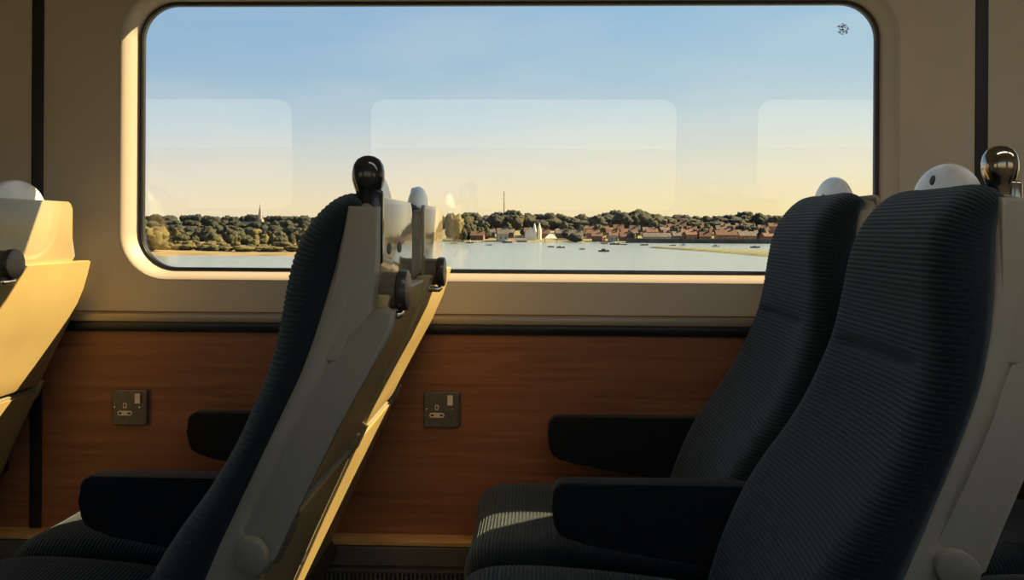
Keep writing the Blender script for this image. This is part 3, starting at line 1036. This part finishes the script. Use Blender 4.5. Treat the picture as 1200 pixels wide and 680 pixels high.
# the ones that stand out
house(588, 362, 4.6, 5, 3.4, 2.4, .2, 'render', 'roof_grey', 'white gabled house at the waterfront, left of the twin white cones')
house(621, 376, 3.0, 5, 4.4, 2.2, pi / 2, 'white_paint', 'roof_grey', 'white gabled malt house directly beside the twin white cones', chimney=False)
for px, dist, lab in ((625.9, 380, 'left of two white pointed cone roofs above the waterfront'), (631.6, 381, 'right of two white pointed cone roofs above the waterfront')):
    k = empty('kiln_tower', (at(px, dist), dist, far_ground(at(px, dist), dist) - .3))
    tag(k, lab, 'tower')
    lathe('wall', [(.95, 0), (.95, 4.2)], 'z', (0, 0, 0), M['white_paint'], k, 14)
    lathe('cone_roof', [(1.08, 4.1), (.65, 5.9), (.2, 8.0), (.04, 8.2)], 'z', (0, 0, 0), M['white_paint'], k, 14)
house(768, 360, 12, 5, 2.8, 1.6, 0, 'render', 'roof_grey', 'long low pale building on the quay, right of centre', chimney=False)
house(848, 360, 9, 6, 3.6, 2.0, 0, 'orange', 'roof_red', 'long sunlit orange building on quay beside right window seat')
house(872, 362, 7, 6, 3.2, 1.8, 0, 'orange', 'roof_grey', 'low orange terrace on quay nearest the right window seat', chimney=False)
house(611, 356, 4.5, 4, 1.6, 1.0, 0, 'blue', 'roof_grey', 'low blue boat shed at the water below the white cones', chimney=False, name='boat_shed')
# white marquee
mq = empty('marquee', (at(645, 358), 358, far_ground(at(645, 358), 358)))
tag(mq, 'white peaked marquee on the shore right of the cones', 'tent')
vs = [(-2.9, -2, 1.9), (2.9, -2, 1.9), (2.9, 2, 1.9), (-2.9, 2, 1.9), (-.8, 0, 3.9), (.8, 0, 3.9)]
link_mesh('canopy', vs, [(0, 1, 5, 4), (1, 2, 5), (2, 3, 4, 5), (3, 0, 4), (0, 3, 2, 1)], M['white_paint'], mq, smooth=False)
for sx in (-2.7, 2.7):
    for sy in (-1.8, 1.8):
        box('pole', sx - .08, sx + .08, sy - .08, sy + .08, 0, 1.95, M['roof_grey'], mq)
qx0, qx1 = at(733, 352), at(1000, 352)
tag(box('quay_wall', qx0, qx1, 352.5, 354.0, ZW - .5, ZW + 1.9, M['quay']), kind='structure')


# ---- boats
def boat(px, py, w_px, hull, label, group=None, cabin=True, mast=0.0, sail=None, second=None):
    hz = 268 + (px - 600) * 0.0058
    dist = 6.0 / ((py - hz) / 930.0)
    L = w_px * dist / 930
    root = empty('boat', (at(px, dist), dist, ZW))
    root.rotation_euler = (0, 0, rsb.uniform(-.35, .35))
    tag(root, label, 'boat', group)
    n = 12
    vs, fs = [], []
    for i in range(n + 1):
        t = i / n
        x = (t - .5) * L
        bw = L * .16 * (sin(pi * min(1, (t * .82 + .18))) ** .6 if t < 1 else 0.02)
        top = L * (.13 + .05 * t * t)
        for yy, zz in ((-bw, top), (-bw * .75, 0), (0, -L * .05), (bw * .75, 0), (bw, top)):
            vs.append((x, yy, zz))
    for i in range(n):
        for j in range(4):
            fs.append((i * 5 + j, i * 5 + j + 1, (i + 1) * 5 + j + 1, (i + 1) * 5 + j))
        fs.append((i * 5, (i + 1) * 5, (i + 1) * 5 + 4, i * 5 + 4))
    fs.append((0, 1, 2, 3, 4)); fs.append(tuple(n * 5 + j for j in range(5)))
    link_mesh('hull', vs, fs, M[hull], root)
    if cabin:
        box('cabin', -L * .22, L * .12, -L * .09, L * .09, L * .12, L * .27, M[second or 'hull_white'], root, bevel=L * .015)
    if mast:
        lathe('mast', [(L * .012, L * .1), (L * .008, mast)], 'z', (L * .1, 0, 0), M['roof_grey'], root, 6)
    if sail:
        s = [(L * .08, -.02, L * .25), (-L * .42, -.02, L * .25), (L * .06, -.02, mast * .97), (L * .08, .02, L * .25), (-L * .42, .02, L * .25), (L * .06, .02, mast * .97)]
        link_mesh('sail', s, [(0, 1, 2), (3, 5, 4), (0, 1, 4, 3), (1, 2, 5, 4), (2, 0, 3, 5)], M[sail], root, smooth=False)
    return root


rsb = random.Random(9)
BG = 'small boats moored on the river'
for px, py, w in ((530.5, 285.6, 8), (539.5, 283.6, 7), (550, 285, 9), (594, 284.8, 12), (719.5, 286.8, 12), (730, 287, 8), (754, 287.6, 10), (787, 288, 7)):
    boat(px, py, w, 'hull_dark', 'small dark boat moored near the far shore of the river', BG, cabin=w > 8)
boat(572.5, 287.6, 7, 'hull_dark', 'lone small dark dinghy on the open river right of the central seat', cabin=False)
boat(645, 289.8, 8, 'hull_dark', 'left of two dark boats moored mid-river below the marquee')
boat(656.5, 290.6, 10, 'hull_dark', 'right of two dark boats moored mid-river below the marquee')
boat(681.5, 292.4, 7, 'hull_dark', 'small cabin boat mid-river, left of the larger grey motor boat', mast=1.6)
boat(707, 295, 13, 'hull_dark', 'larger grey motor boat with wheelhouse in mid-river', mast=2.6, second='hull_dark')
boat(707.5, 285.8, 8, 'hull_dark', 'boat with a bright red sail near the far shore', cabin=False, mast=3.2, sail='sail_red')
boat(800, 288, 9, 'hull_white', 'white and blue moored boat beyond the tip of the marsh', second='blue', mast=2)
boat(837, 289.4, 10, 'hull_white', 'white moored boat beyond the middle of the marsh', second='blue')
boat(882, 290.4, 11, 'hull_dark', 'dark moored boat closest to the right window seat', mast=2)
